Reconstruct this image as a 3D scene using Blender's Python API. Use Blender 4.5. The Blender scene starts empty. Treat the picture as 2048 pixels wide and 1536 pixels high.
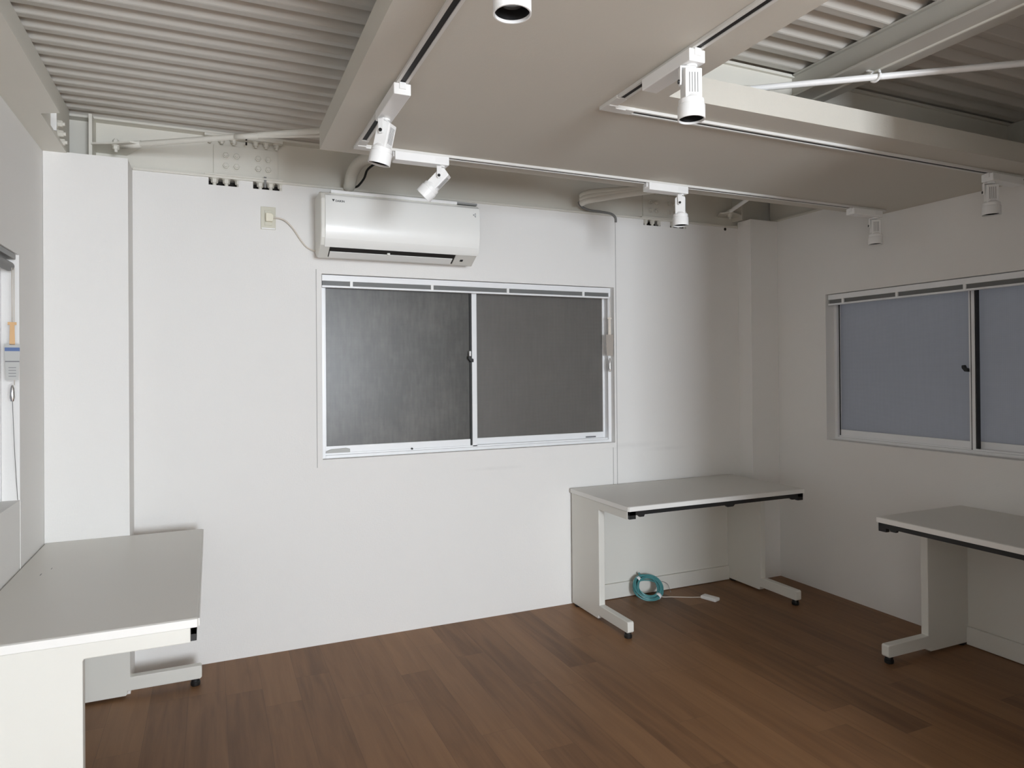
import bpy, bmesh, math, random
from mathutils import Vector, Matrix
random.seed(7)
PI = math.pi
scene = bpy.context.scene
C = scene.collection

# ------------------------------------------------------------ camera
F_PX = 1364.66
cam_data = bpy.data.cameras.new('camera')
cam_data.sensor_fit = 'HORIZONTAL'
cam_data.sensor_width = 36.0
cam_data.lens = F_PX / 2048 * 36.0
cam_data.shift_x = 0.0
cam_data.shift_y = -37 / 2048
cam_data.clip_start = 0.02
cam = bpy.data.objects.new('camera', cam_data)
C.objects.link(cam)
yaw, pit, rol = 0.41577569, 0.00557727, -0.00829538
fwd = Vector((math.sin(yaw) * math.cos(pit), math.cos(yaw) * math.cos(pit), math.sin(pit)))
rgt = Vector((math.cos(yaw), -math.sin(yaw), 0))
upv = rgt.cross(fwd)
r2 = rgt * math.cos(rol) + upv * math.sin(rol)
u2 = -rgt * math.sin(rol) + upv * math.cos(rol)
m = Matrix((r2, u2, -fwd)).transposed().to_4x4()
m.translation = Vector((0, 0, 1.42))
cam.matrix_world = m
scene.camera = cam

# ------------------------------------------------------------ view and world
scene.view_settings.view_transform = 'Standard'
scene.view_settings.look = 'None'
scene.view_settings.gamma = 1.0
scene.view_settings.use_curve_mapping = False
scene.view_settings.exposure = 0.0
world = bpy.data.worlds.new('night_sky')
scene.world = world
world.use_nodes = True
bg = world.node_tree.nodes['Background']
bg.inputs['Color'].default_value = (0.56, 0.57, 0.60, 1)
bg.inputs['Strength'].default_value = 1.75

# ------------------------------------------------------------ lights (an open, lit doorway in the wall behind the camera)
def area(name, loc, aim, sx, sy, power, col):
    d = bpy.data.lights.new(name, 'AREA')
    d.shape = 'RECTANGLE'
    d.size = sx
    d.size_y = sy
    d.energy = power
    d.color = col
    o = bpy.data.objects.new(name, d)
    C.objects.link(o)
    o.location = loc
    o.rotation_euler = (Vector(aim) - Vector(loc)).to_track_quat('-Z', 'Y').to_euler()
    return o
area('doorway_light', (1.03, -3.90, 1.42), (1.03, 3.0, 1.42), 1.18, 1.30, 264, (0.90, 0.972, 1.055))

# ------------------------------------------------------------ room numbers
D, XR, XL = 3.646, 3.543, -0.65          # back, right, left wall faces
YREAR = -3.9
ZS = 2.295                                # underside of the dropped ceiling
ZD = 2.60                                 # underside of the ribbed deck

# ------------------------------------------------------------ materials
def new_mat(name):
    mt = bpy.data.materials.new(name)
    mt.use_nodes = True
    nt = mt.node_tree
    return mt, nt, nt.nodes['Principled BSDF']

def plain(name, col, rough=0.5, metal=0.0, bump=0.0, bscale=300.0, var=0.0, coat=0.0):
    mt, nt, b = new_mat(name)
    b.inputs['Base Color'].default_value = (*col, 1)
    b.inputs['Roughness'].default_value = rough
    b.inputs['Metallic'].default_value = metal
    b.inputs['Coat Weight'].default_value = coat
    tc = nt.nodes.new('ShaderNodeTexCoord')
    n = nt.nodes.new('ShaderNodeTexNoise')
    n.inputs['Scale'].default_value = bscale
    n.inputs['Detail'].default_value = 3
    nt.links.new(tc.outputs['Object'], n.inputs['Vector'])
    if bump:
        bp = nt.nodes.new('ShaderNodeBump')
        bp.inputs['Strength'].default_value = bump
        bp.inputs['Distance'].default_value = 0.002
        nt.links.new(n.outputs['Fac'], bp.inputs['Height'])
        nt.links.new(bp.outputs['Normal'], b.inputs['Normal'])
    if var:
        n2 = nt.nodes.new('ShaderNodeTexNoise')
        n2.inputs['Scale'].default_value = 2.3
        n2.inputs['Detail'].default_value = 6
        nt.links.new(tc.outputs['Object'], n2.inputs['Vector'])
        mx = nt.nodes.new('ShaderNodeMix')
        mx.data_type = 'RGBA'
        mx.inputs['A'].default_value = (*[c * (1 - var) for c in col], 1)
        mx.inputs['B'].default_value = (*[min(1, c * (1 + var)) for c in col], 1)
        nt.links.new(n2.outputs['Fac'], mx.inputs['Factor'])
        nt.links.new(mx.outputs['Result'], b.inputs['Base Color'])
    return mt

def wallpaper(name, col, scuffs=False):
    """white wallpaper with a fine woven relief"""
    mt, nt, b = new_mat(name)
    N, L = nt.nodes.new, nt.links.new
    b.inputs['Roughness'].default_value = 0.75
    tc = N('ShaderNodeTexCoord')
    def stretched(sc, scale):
        mp = N('ShaderNodeMapping'); mp.inputs['Scale'].default_value = sc
        n = N('ShaderNodeTexNoise'); n.inputs['Scale'].default_value = scale; n.inputs['Detail'].default_value = 2
        L(tc.outputs['Object'], mp.inputs['Vector']); L(mp.outputs['Vector'], n.inputs['Vector'])
        return n
    a = stretched((0.25, 0.25, 1.6), 260)
    c = stretched((1.6, 1.6, 0.25), 260)
    ad = N('ShaderNodeMath'); ad.operation = 'ADD'
    L(a.outputs['Fac'], ad.inputs[0]); L(c.outputs['Fac'], ad.inputs[1])
    bp = N('ShaderNodeBump'); bp.inputs['Strength'].default_value = 0.28; bp.inputs['Distance'].default_value = 0.0015
    L(ad.outputs[0], bp.inputs['Height']); L(bp.outputs['Normal'], b.inputs['Normal'])
    big = N('ShaderNodeTexNoise'); big.inputs['Scale'].default_value = 1.4; big.inputs['Detail'].default_value = 4
    L(tc.outputs['Object'], big.inputs['Vector'])
    mx = N('ShaderNodeMix'); mx.data_type = 'RGBA'
    mx.inputs['A'].default_value = (*[v * 0.975 for v in col], 1)
    mx.inputs['B'].default_value = (*[v * 1.02 for v in col], 1)
    L(big.outputs['Fac'], mx.inputs['Factor'])
    out = mx.outputs['Result']
    if scuffs:   # faint grey rub marks where furniture stood
        for (cx, cz, wx, wz) in ((0.06, 0.850, 0.18, 0.012), (1.25, 0.90, 0.16, 0.014), (0.95, 0.935, 0.3, 0.02)):
            mp = N('ShaderNodeMapping')
            mp.inputs['Location'].default_value = (-cx / wx, 0, -cz / wz)
            mp.inputs['Scale'].default_value = (1 / wx, 0, 1 / wz)
            L(tc.outputs['Object'], mp.inputs['Vector'])
            ln = N('ShaderNodeVectorMath'); ln.operation = 'LENGTH'
            L(mp.outputs['Vector'], ln.inputs[0])
            mr = N('ShaderNodeMapRange'); mr.inputs['From Min'].default_value = 1.2; mr.inputs['From Max'].default_value = 0.1
            mr.inputs['To Min'].default_value = 0; mr.inputs['To Max'].default_value = 0.16
            L(ln.outputs['Value'], mr.inputs['Value'])
            nn = N('ShaderNodeTexNoise'); nn.inputs['Scale'].default_value = 30
            L(tc.outputs['Object'], nn.inputs['Vector'])
            mu = N('ShaderNodeMath'); mu.operation = 'MULTIPLY'
            L(mr.outputs['Result'], mu.inputs[0]); L(nn.outputs['Fac'], mu.inputs[1])
            m2 = N('ShaderNodeMix'); m2.data_type = 'RGBA'
            m2.inputs['B'].default_value = (0.25, 0.25, 0.25, 1)
            L(mu.outputs[0], m2.inputs['Factor']); L(out, m2.inputs['A'])
            out = m2.outputs['Result']
    L(out, b.inputs['Base Color'])
    return mt

def wood_floor():
    mt, nt, b = new_mat('wood_plank_floor')
    N, L = nt.nodes.new, nt.links.new
    tc = N('ShaderNodeTexCoord')
    sp = N('ShaderNodeSeparateXYZ'); L(tc.outputs['Object'], sp.inputs[0])
    def M(op, a, bb=None):
        n = N('ShaderNodeMath'); n.operation = op
        for i, v in enumerate((a, bb)):
            if v is None: continue
            if isinstance(v, (int, float)): n.inputs[i].default_value = v
            else: L(v, n.inputs[i])
        return n.outputs[0]
    xs = M('DIVIDE', M('ADD', sp.outputs['X'], 0.043), 0.15)
    row = M('FLOOR', xs)
    wn = N('ShaderNodeTexWhiteNoise'); wn.noise_dimensions = '1D'; L(row, wn.inputs['W'])
    ys = M('ADD', M('DIVIDE', sp.outputs['Y'], 0.92), M('MULTIPLY', wn.outputs['Value'], 5.0))
    col = M('FLOOR', ys)
    cb = N('ShaderNodeCombineXYZ'); L(row, cb.inputs[0]); L(col, cb.inputs[1])
    w2 = N('ShaderNodeTexWhiteNoise'); w2.noise_dimensions = '3D'; L(cb.outputs[0], w2.inputs['Vector'])
    # grain, shifted per plank
    off = N('ShaderNodeVectorMath'); off.operation = 'MULTIPLY_ADD'
    L(w2.outputs['Color'], off.inputs[0]); off.inputs[1].default_value = (20, 20, 20); L(tc.outputs['Object'], off.inputs[2])
    mp = N('ShaderNodeMapping'); mp.inputs['Scale'].default_value = (14, 1.1, 1)
    L(off.outputs[0], mp.inputs['Vector'])
    g = N('ShaderNodeTexNoise'); g.inputs['Scale'].default_value = 1.6; g.inputs['Detail'].default_value = 7; g.inputs['Distortion'].default_value = 0.6
    L(mp.outputs['Vector'], g.inputs['Vector'])
    mp2 = N('ShaderNodeMapping'); mp2.inputs['Scale'].default_value = (90, 3, 1)
    L(off.outputs[0], mp2.inputs['Vector'])
    g2 = N('ShaderNodeTexNoise'); g2.inputs['Scale'].default_value = 2; g2.inputs['Detail'].default_value = 4
    L(mp2.outputs['Vector'], g2.inputs['Vector'])
    t = M('ADD', M('MULTIPLY', w2.outputs['Value'], 0.38), M('MULTIPLY', g.outputs['Fac'], 0.80))
    t = M('ADD', t, M('MULTIPLY', g2.outputs['Fac'], 0.16))
    cr = N('ShaderNodeValToRGB'); L(M('MULTIPLY', t, 0.8), cr.inputs['Fac'])
    e = cr.color_ramp.elements
    e[0].position = 0.15; e[0].color = (0.100, 0.047, 0.020, 1)
    e[1].position = 0.95; e[1].color = (0.315, 0.168, 0.078, 1)
    k = cr.color_ramp.elements.new(0.5); k.color = (0.205, 0.103, 0.046, 1)
    # joints
    fx = M('FRACT', xs); fy = M('FRACT', ys)
    ex = M('MINIMUM', fx, M('SUBTRACT', 1.0, fx))
    ey = M('MINIMUM', fy, M('SUBTRACT', 1.0, fy))
    jx = M('LESS_THAN', ex, 0.008); jy = M('LESS_THAN', ey, 0.0013)
    j = M('MAXIMUM', jx, jy)
    mx = N('ShaderNodeMix'); mx.data_type = 'RGBA'
    L(M('MULTIPLY', j, 0.28), mx.inputs['Factor']); L(cr.outputs['Color'], mx.inputs['A']); mx.inputs['B'].default_value = (0.05, 0.025, 0.012, 1)
    L(mx.outputs['Result'], b.inputs['Base Color'])
    b.inputs['Roughness'].default_value = 0.48
    b.inputs['Specular IOR Level'].default_value = 0.35
    bp = N('ShaderNodeBump'); bp.inputs['Strength'].default_value = 0.15; bp.inputs['Distance'].default_value = 0.001
    L(M('SUBTRACT', g2.outputs['Fac'], j), bp.inputs['Height']); L(bp.outputs['Normal'], b.inputs['Normal'])
    return mt

def pane_mat(name, col, mesh_amt, blotch, trans):
    """obscured glass: dull grey figured surface that lets a little of the night through"""
    mt, nt, b = new_mat(name)
    N, L = nt.nodes.new, nt.links.new
    tc = N('ShaderNodeTexCoord')
    n = N('ShaderNodeTexNoise'); n.inputs['Scale'].default_value = 3.4; n.inputs['Detail'].default_value = 9; n.inputs['Roughness'].default_value = 0.72
    L(tc.outputs['Object'], n.inputs['Vector'])
    mp = N('ShaderNodeMapping'); mp.inputs['Scale'].default_value = (60, 60, 9)
    L(tc.outputs['Object'], mp.inputs['Vector'])
    n2 = N('ShaderNodeTexNoise'); n2.inputs['Scale'].default_value = 1.0; n2.inputs['Detail'].default_value = 4
    L(mp.outputs['Vector'], n2.inputs['Vector'])
    w1 = N('ShaderNodeTexWave'); w1.wave_type = 'BANDS'; w1.bands_direction = 'X'; w1.inputs['Scale'].default_value = 36; w1.inputs['Distortion'].default_value = 0.4
    w2 = N('ShaderNodeTexWave'); w2.wave_type = 'BANDS'; w2.bands_direction = 'Z'; w2.inputs['Scale'].default_value = 36; w2.inputs['Distortion'].default_value = 0.4
    L(tc.outputs['Object'], w1.inputs['Vector']); L(tc.outputs['Object'], w2.inputs['Vector'])
    def M(op, a, bb):
        q = N('ShaderNodeMath'); q.operation = op
        for i, v in enumerate((a, bb)):
            if isinstance(v, (int, float)): q.inputs[i].default_value = v
            else: L(v, q.inputs[i])
        return q.outputs[0]
    wv = M('MULTIPLY', M('ADD', w1.outputs['Fac'], w2.outputs['Fac']), mesh_amt)
    rr = N('ShaderNodeMapRange'); rr.inputs['From Min'].default_value = 0.45; rr.inputs['From Max'].default_value = 0.72
    L(M('ADD', M('MULTIPLY', n.outputs['Fac'], 0.7), M('MULTIPLY', n2.outputs['Fac'], 0.35)), rr.inputs['Value'])
    f = M('ADD', wv, M('MULTIPLY', rr.outputs['Result'], blotch))
    mx = N('ShaderNodeMix'); mx.data_type = 'RGBA'
    mx.inputs['A'].default_value = (*col, 1); mx.inputs['B'].default_value = (*[min(1, c * 3.2) for c in col], 1)
    L(f, mx.inputs['Factor'])
    L(mx.outputs['Result'], b.inputs['Base Color'])
    b.inputs['Roughness'].default_value = 0.34
    bp = N('ShaderNodeBump'); bp.inputs['Strength'].default_value = 0.25; bp.inputs['Distance'].default_value = 0.001
    L(wv, bp.inputs['Height']); L(bp.outputs['Normal'], b.inputs['Normal'])
    tr = N('ShaderNodeBsdfTranslucent'); tr.inputs['Color'].default_value = (0.92, 0.93, 0.96, 1)
    ms = N('ShaderNodeMixShader'); ms.inputs['Fac'].default_value = trans
    L(b.outputs[0], ms.inputs[1]); L(tr.outputs[0], ms.inputs[2])
    L(ms.outputs[0], nt.nodes['Material Output'].inputs['Surface'])
    return mt

MAT = dict(
    wall=wallpaper('white_wallpaper', (0.80, 0.788, 0.765)),
    wallb=wallpaper('white_wallpaper_scuffed', (0.80, 0.788, 0.765), True),
    soffit=wallpaper('ceiling_board', (0.60, 0.57, 0.505)),
    steel=plain('painted_steel', (0.68, 0.66, 0.595), 0.5, bump=0.06, bscale=120, var=0.04),
    deck=plain('painted_deck', (0.56, 0.535, 0.49), 0.42, bump=0.05, bscale=90, var=0.05),
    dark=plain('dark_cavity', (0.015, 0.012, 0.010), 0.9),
    floor=wood_floor(),
    top=plain('desk_laminate', (0.66, 0.64, 0.595), 0.36, bump=0.03, bscale=700, var=0.015),
    edge=plain('desk_edge_band', (0.80, 0.79, 0.76), 0.4),
    desk=plain('desk_enamel', (0.70, 0.69, 0.64), 0.42, bump=0.05, bscale=500),
    black=plain('black_plastic', (0.012, 0.012, 0.012), 0.45),
    lamp=plain('white_enamel', (0.86, 0.86, 0.85), 0.30),
    white=plain('white_plastic', (0.82, 0.82, 0.81), 0.38),
    ac=plain('glossy_white_plastic', (0.86, 0.86, 0.83), 0.27, coat=0.08),
    acside=plain('matt_white_plastic', (0.74, 0.73, 0.68), 0.45),
    alu=plain('white_aluminium', (0.84, 0.85, 0.86), 0.32),
    slot=plain('track_slot', (0.010, 0.008, 0.007), 0.6),
    lens=plain('lamp_lens', (0.06, 0.06, 0.06), 0.12),
    beige=plain('beige_plate', (0.62, 0.60, 0.50), 0.4),
    ivory=plain('ivory_plug', (0.80, 0.76, 0.62), 0.4),
    cord=plain('cream_cord', (0.66, 0.60, 0.52), 0.5),
    rail=plain('track_enamel', (0.70, 0.69, 0.66), 0.35),
    joist=plain('grey_steel_shaded', (0.47, 0.455, 0.41), 0.5, bump=0.06, bscale=120, var=0.05),  # grey paint, darkened further to carry the shadow on the joist web
    caulk=plain('grey_joint', (0.42, 0.41, 0.40), 0.8),
    grey=plain('grey_cable', (0.20, 0.20, 0.195), 0.5),
    gasket=plain('dark_gasket', (0.02, 0.02, 0.02), 0.6),
    slat=plain('grey_slats', (0.25, 0.255, 0.25), 0.45),
    teal=plain('teal_cable', (0.075, 0.25, 0.26), 0.4),
    tape=plain('white_strap', (0.80, 0.80, 0.80), 0.6),
    tan=plain('amber_strap', (0.62, 0.36, 0.14), 0.5),
    taupe=plain('taupe_tag', (0.36, 0.32, 0.28), 0.6),
    paper=plain('paper_tag', (0.46, 0.46, 0.44), 0.6),
    ink=plain('grey_ink', (0.16, 0.16, 0.17), 0.6),
    blue=plain('blue_ink', (0.08, 0.14, 0.32), 0.6),
    chrome=plain('chrome', (0.80, 0.80, 0.80), 0.15, metal=1.0),
    logo=plain('logo_ink', (0.03, 0.03, 0.03), 0.5),
    pane_back=pane_mat('obscured_glass_netted', (0.056, 0.054, 0.049), 0.07, 0.46, 0.04),
    pane_backr=pane_mat('obscured_glass_plain', (0.110, 0.104, 0.096), 0.08, 0.10, 0.05),
    pane_right=pane_mat('obscured_glass_blue', (0.13, 0.14, 0.16), 0.08, 0.10, 0.30),
    pane_left=pane_mat('obscured_glass_pale', (0.30, 0.30, 0.31), 0.05, 0.05, 0.30),
)

# ------------------------------------------------------------ mesh helpers
class MB:
    """collects shapes and links them as ONE mesh object"""
    def __init__(s): s.v = []; s.f = []; s.sm = []
    def add(s, vs, fs, smooth=False):
        o = len(s.v); s.v += [Vector(p) for p in vs]
        s.f += [tuple(i + o for i in f) for f in fs]; s.sm += [smooth] * len(fs); return s
    def box(s, x0, x1, y0, y1, z0, z1, M=None):
        vs = [Vector(p) for p in ((x0, y0, z0), (x1, y0, z0), (x1, y1, z0), (x0, y1, z0), (x0, y0, z1), (x1, y0, z1), (x1, y1, z1), (x0, y1, z1))]
        if M: vs = [M @ p for p in vs]
        return s.add(vs, [(0, 3, 2, 1), (4, 5, 6, 7), (0, 1, 5, 4), (1, 2, 6, 5), (2, 3, 7, 6), (3, 0, 4, 7)])
    def prism(s, poly, a0, a1, axis='x', smooth=False, M=None):
        """poly in the plane across axis; extruded from a0 to a1"""
        def P(a, p):
            return Vector((a, p[0], p[1])) if axis == 'x' else (Vector((p[0], a, p[1])) if axis == 'y' else Vector((p[0], p[1], a)))
        n = len(poly); vs = [P(a0, p) for p in poly] + [P(a1, p) for p in poly]
        if M: vs = [M @ p for p in vs]
        o = len(s.v); s.v += vs
        s.f.append(tuple(range(o, o + n))); s.f.append(tuple(range(o + 2 * n - 1, o + n - 1, -1))); s.sm += [False, False]
        for i in range(n):
            j = (i + 1) % n; s.f.append((o + i, o + j, o + n + j, o + n + i)); s.sm.append(smooth)
        return s
    def lathe(s, prof, n=28, M=None, closed=False):
        """prof: (r, z) pairs, around local z"""
        vs = []; fs = []
        for r, z in prof:
            for k in range(n):
                a = 2 * PI * k / n; vs.append(Vector((r * math.cos(a), r * math.sin(a), z)))
        m_ = len(prof)
        for i in range(m_ - 1):
            for k in range(n):
                k2 = (k + 1) % n; fs.append((i * n + k, i * n + k2, (i + 1) * n + k2, (i + 1) * n + k))
        if M: vs = [M @ p for p in vs]
        s.add(vs, fs, True)
        o = len(s.v) - len(vs)
        s.f.append(tuple(o + k for k in range(n - 1, -1, -1))); s.sm.append(False)
        s.f.append(tuple(o + (m_ - 1) * n + k for k in range(n))); s.sm.append(False)
        return s
    def cyl(s, p0, p1, r, n=20, r1=None):
        p0 = Vector(p0); p1 = Vector(p1); d = p1 - p0
        M = Matrix.Translation(p0) @ d.to_track_quat('Z', 'Y').to_matrix().to_4x4()
        return s.lathe([(r, 0), (r if r1 is None else r1, d.length)], n, M)
    def tube(s, pts, r, n=10, closed=False):
        pts = [Vector(p) for p in pts]; N_ = len(pts); vs = []; fs = []
        ref = Vector((0.13, 0.27, 0.95))
        for i, p in enumerate(pts):
            a = pts[(i - 1) % N_] if (closed or i) else p
            b_ = pts[(i + 1) % N_] if (closed or i < N_ - 1) else p
            t = (b_ - a).normalized()
            u = t.cross(ref)
            if u.length < 1e-3: u = t.cross(Vector((1, 0, 0)))
            u.normalize(); w = t.cross(u)
            for k in range(n):
                an = 2 * PI * k / n; vs.append(p + u * (r * math.cos(an)) + w * (r * math.sin(an)))
        for i in range(N_ if closed else N_ - 1):
            j = (i + 1) % N_
            for k in range(n):
                k2 = (k + 1) % n; fs.append((i * n + k, i * n + k2, j * n + k2, j * n + k))
        if not closed:
            fs.append(tuple(range(n - 1, -1, -1))); fs.append(tuple((N_ - 1) * n + k for k in range(n)))
        return s.add(vs, fs, True)
    def build(s, name, mat, parent=None, bevel=0.0, seg=2, local=False):
        me = bpy.data.meshes.new(name)
        if local: off = Vector((0, 0, 0))
        elif parent is not None: off = wloc(parent)
        else:
            xs = [v.x for v in s.v]; ys = [v.y for v in s.v]; zs = [v.z for v in s.v]
            off = Vector(((min(xs) + max(xs)) / 2, (min(ys) + max(ys)) / 2, min(zs)))
        me.from_pydata([v - off for v in s.v], [], s.f)
        me.materials.append(MAT[mat])
        bm = bmesh.new(); bm.from_mesh(me); bmesh.ops.recalc_face_normals(bm, faces=bm.faces)
        for e in bm.edges:
            if len(e.link_faces) == 2 and e.calc_face_angle(0) > 0.55: e.smooth = False
        bm.to_mesh(me); bm.free()
        for p, q in zip(me.polygons, s.sm): p.use_smooth = q
        o = bpy.data.objects.new(name, me); C.objects.link(o)
        if parent is not None: o.parent = parent
        elif not local: o.location = off
        if bevel:
            md = o.modifiers.new('bevel', 'BEVEL'); md.width = bevel; md.segments = seg; md.limit_method = 'ANGLE'; md.angle_limit = 0.7
        return o

def wloc(o):
    l = Vector((0, 0, 0))
    while o is not None: l += o.location; o = o.parent
    return l

def tag(o, label, cat, group=None, kind=None):
    o['label'] = label; o['category'] = cat
    if group: o['group'] = group
    if kind: o['kind'] = kind
    return o
def thing(name, label, cat, loc=(0, 0, 0), rz=0.0, group=None, kind=None):
    o = bpy.data.objects.new(name, None); C.objects.link(o); o.location = loc; o.rotation_euler = (0, 0, rz)
    o.empty_display_size = 0.1
    return tag(o, label, cat, group, kind)
def struct(o):
    o['kind'] = 'structure'; return o

def smooth_path(pts, k=8):
    pts = [Vector(p) for p in pts]; out = []
    for i in range(len(pts) - 1):
        p0 = pts[max(0, i - 1)]; p1 = pts[i]; p2 = pts[i + 1]; p3 = pts[min(len(pts) - 1, i + 2)]
        for j in range(k):
            t = j / k
            out.append(0.5 * ((2 * p1) + (p2 - p0) * t + (2 * p0 - 5 * p1 + 4 * p2 - p3) * t * t + (3 * p1 - p0 - 3 * p2 + p3) * t ** 3))
    out.append(pts[-1]); return out

def wall_mesh(a0, a1, z0, z1, holes, thick, place, recess=()):
    """a wall with rectangular openings; place(a, depth, z) -> point. recess holes go only part of the way in"""
    As = sorted({a0, a1, *[h[i] for h in holes for i in (0, 1)]}); Zs = sorted({z0, z1, *[h[i] for h in holes for i in (2, 3)]})
    def inside(i, j):
        if i < 0 or j < 0 or i >= len(As) - 1 or j >= len(Zs) - 1: return False
        a = (As[i] + As[i + 1]) / 2; z = (Zs[j] + Zs[j + 1]) / 2
        return not any(h[0] < a < h[1] and h[2] < z < h[3] for h in holes)
    mb = MB()
    for i in range(len(As) - 1):
        for j in range(len(Zs) - 1):
            if not inside(i, j): continue
            a, b, z, w = As[i], As[i + 1], Zs[j], Zs[j + 1]
            P = [place(p, d, q) for d in (0, thick) for p, q in ((a, z), (b, z), (b, w), (a, w))]
            fs = [(0, 1, 2, 3), (4, 7, 6, 5)]
            if not inside(i, j - 1): fs.append((0, 4, 5, 1))
            if not inside(i + 1, j): fs.append((1, 5, 6, 2))
            if not inside(i, j + 1): fs.append((2, 6, 7, 3))
            if not inside(i - 1, j): fs.append((3, 7, 4, 0))
            mb.add(P, fs)
    return mb

def text_mesh(body, size, mat, name, parent, M):
    cu = bpy.data.curves.new('t', 'FONT'); cu.body = body; cu.size = size; cu.extrude = 0.0004
    cu.offset = size * 0.02
    t = bpy.data.objects.new('t', cu); C.objects.link(t)
    bpy.context.view_layer.update()
    me = bpy.data.meshes.new_from_object(t.evaluated_get(bpy.context.evaluated_depsgraph_get()))
    bpy.data.objects.remove(t)
    me.transform(M); me.materials.clear(); me.materials.append(MAT[mat]); me.name = name
    o = bpy.data.objects.new(name, me); C.objects.link(o); o.parent = parent
    return o

# ============================================================ ROOM SHELL
ZN = 2.337                                   # foot of the notches cut under the girder bolts
NOTCH = [(-0.005, 0.131), (0.199, 0.337), (2.538, 2.669), (2.744, 2.873)]
WB = (0.530, 2.308, 0.958, 1.926)            # back window opening  x0 x1 z0 z1
WR = (1.37, 3.130, 0.962, 1.874)             # right window opening y0 y1 z0 z1
WL = (1.30, 3.058, 0.950, 1.860)             # left window opening  y0 y1 z0 z1

struct(MB().box(XL - .3, XR + .3, YREAR - .3, D + .3, -0.1, 0).build('floor', 'floor'))
struct(wall_mesh(XL - .15, XR + .15, 0, 2.372, [WB] + [(a, b, ZN, 2.372) for a, b in NOTCH], 0.15, lambda a, d, z: (a, D + d, z)).build('wall_back', 'wallb'))
struct(wall_mesh(YREAR, D, 0, 2.366, [WL], 0.15, lambda a, d, z: (XL - d, a, z)).build('wall_left', 'wall'))
struct(wall_mesh(YREAR, D, 0, 2.412, [WR], 0.15, lambda a, d, z: (XR + d, a, z)).build('wall_right', 'wall'))
# wall behind the camera, with the doorway the light comes through
struct(wall_mesh(XL - .15, XR + .15, 0, ZD, [(0.42, 1.64, 0, 2.08)], 0.15, lambda a, d, z: (a, YREAR - d, z)).build('wall_rear', 'wall'))
# boxed-out room on the right near the camera (its corner cuts off the light to the right)
struct(MB().box(2.135, XR - .001, YREAR + .001, 0.97, 0, ZD).build('wall_partition', 'wall'))
# outer closure of the ceiling void
mb = MB()
mb.box(XL - .15, XR + .15, D + .13, D + .2, 2.372, 2.72)
struct(mb.build('wall_back_upper', 'wall'))
struct(MB().box(XL - .2, XL - .152, YREAR, D + .13, 2.366, 2.72).build('wall_left_upper', 'wall'))
struct(MB().box(XR + .152, XR + .2, YREAR, D + .13, 2.412, 2.72).build('wall_right_upper', 'wall'))
# column boxings in the two far corners
struct(MB().box(XL + .001, -0.332, 3.453, D - .001, 0, 2.370).build('wall_column_left', 'wall'))
struct(MB().box(3.308, XR - .001, 3.523, D - .001, 0, 2.412).build('wall_column_right', 'wall'))
# near-black sheets behind the notches, for dark insulation and the cavity's shade
struct(MB().box(-0.02, 0.35, D + .06, D + .075, ZN - .02, 2.371).build('notch_shade_1', 'dark'))
struct(MB().box(2.52, 2.89, D + .06, D + .075, ZN - .02, 2.371).build('notch_shade_2', 'dark'))

# ribbed steel deck: ribs run left-right
mb = MB()
P = 0.0965
prof = []
y = YREAR
nrib = int((D + .12 - YREAR) / P)
y0 = 1.998 - P * round((1.998 - YREAR) / P)
vs = []; x0, x1 = XL - .14, XR + .14
line = []
yy = y0
while yy < D + .12:
    line += [(yy + .004, ZD + .002), (yy + .009, ZD), (yy + .037, ZD), (yy + .042, ZD + .003), (yy + .050, ZD + .024), (yy + .074, ZD + .024), (yy + .079, ZD + .021)]
    yy += P
for (a, b) in zip(line[:-1], line[1:]):
    mb.add([(x0, a[0], a[1]), (x1, a[0], a[1]), (x1, b[0], b[1]), (x0, b[0], b[1])], [(0, 1, 2, 3)])
    mb.add([(x0, a[0], a[1] + .03), (x1, a[0], a[1] + .03), (x1, b[0], b[1] + .03), (x0, b[0], b[1] + .03)], [(3, 2, 1, 0)])
struct(mb.build('ceiling', 'deck'))
struct(MB().box(XL - .2, XR + .2, YREAR - .15, D + .2, 2.72, 2.80).build('ceiling_slab', 'deck'))

# dropped flat ceiling board, L-shaped
mb = MB()
poly = [(0.398, YREAR + .002), (1.355, YREAR + .002), (1.355, 1.80), (XR - .001, 1.80), (XR - .001, 2.765), (0.398, 2.765)]
mb.prism(poly, ZS, 2.380, 'z')
struct(mb.build('ceiling_dropped', 'soffit'))

# thin wall strips: batten at the board joint, wallpaper joint by the left window
struct(MB().box(2.294, 2.297, D - .0022, D, 0.0, WB[2] - .03).build('trim_3', 'caulk'))
struct(MB().box(2.323, 2.326, D - .0022, D, 0.0, 2.345).build('trim_4', 'caulk'))
# flat trim round the back window
a, b, c, d = WB
struct(MB().box(a - .029, a - .026, D - .0022, D, c - .040, d + .022).build('trim_5', 'caulk'))
mb = MB(); mb.box(a - .026, a, D - .0035, D, c - .030, d + .02); mb.box(a, b, D - .0035, D, d, d + .02); mb.box(b, b + .012, D - .0035, D, c - .030, d + .02); mb.box(a, b, D - .0035, D, c - .030, c)
struct(mb.build('trim_7', 'wall'))
struct(MB().box(XL, XL + .0015, 3.056, 3.060, 0.0, WL[2]).build('trim_6', 'wall'))

# ============================================================ STEELWORK
def bolt(mb, p, axis, r=.017, h=.018, stud=.008):
    """hex head with a short round stud, pointing along axis from p"""
    p = Vector(p); ax = Vector(axis).normalized()
    M = Matrix.Translation(p) @ ax.to_track_quat('Z', 'Y').to_matrix().to_4x4()
    mb.lathe([(r * 1.25, 0), (r * 1.25, .003)], 16, M)
    mb.lathe([(r, .003), (r, h * .8), (r * .85, h)], 6, M)
    for k in range(len(mb.sm) - 8, len(mb.sm)): mb.sm[k] = False
    mb.lathe([(r * .55, h), (r * .5, h + stud)], 10, M)

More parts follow.
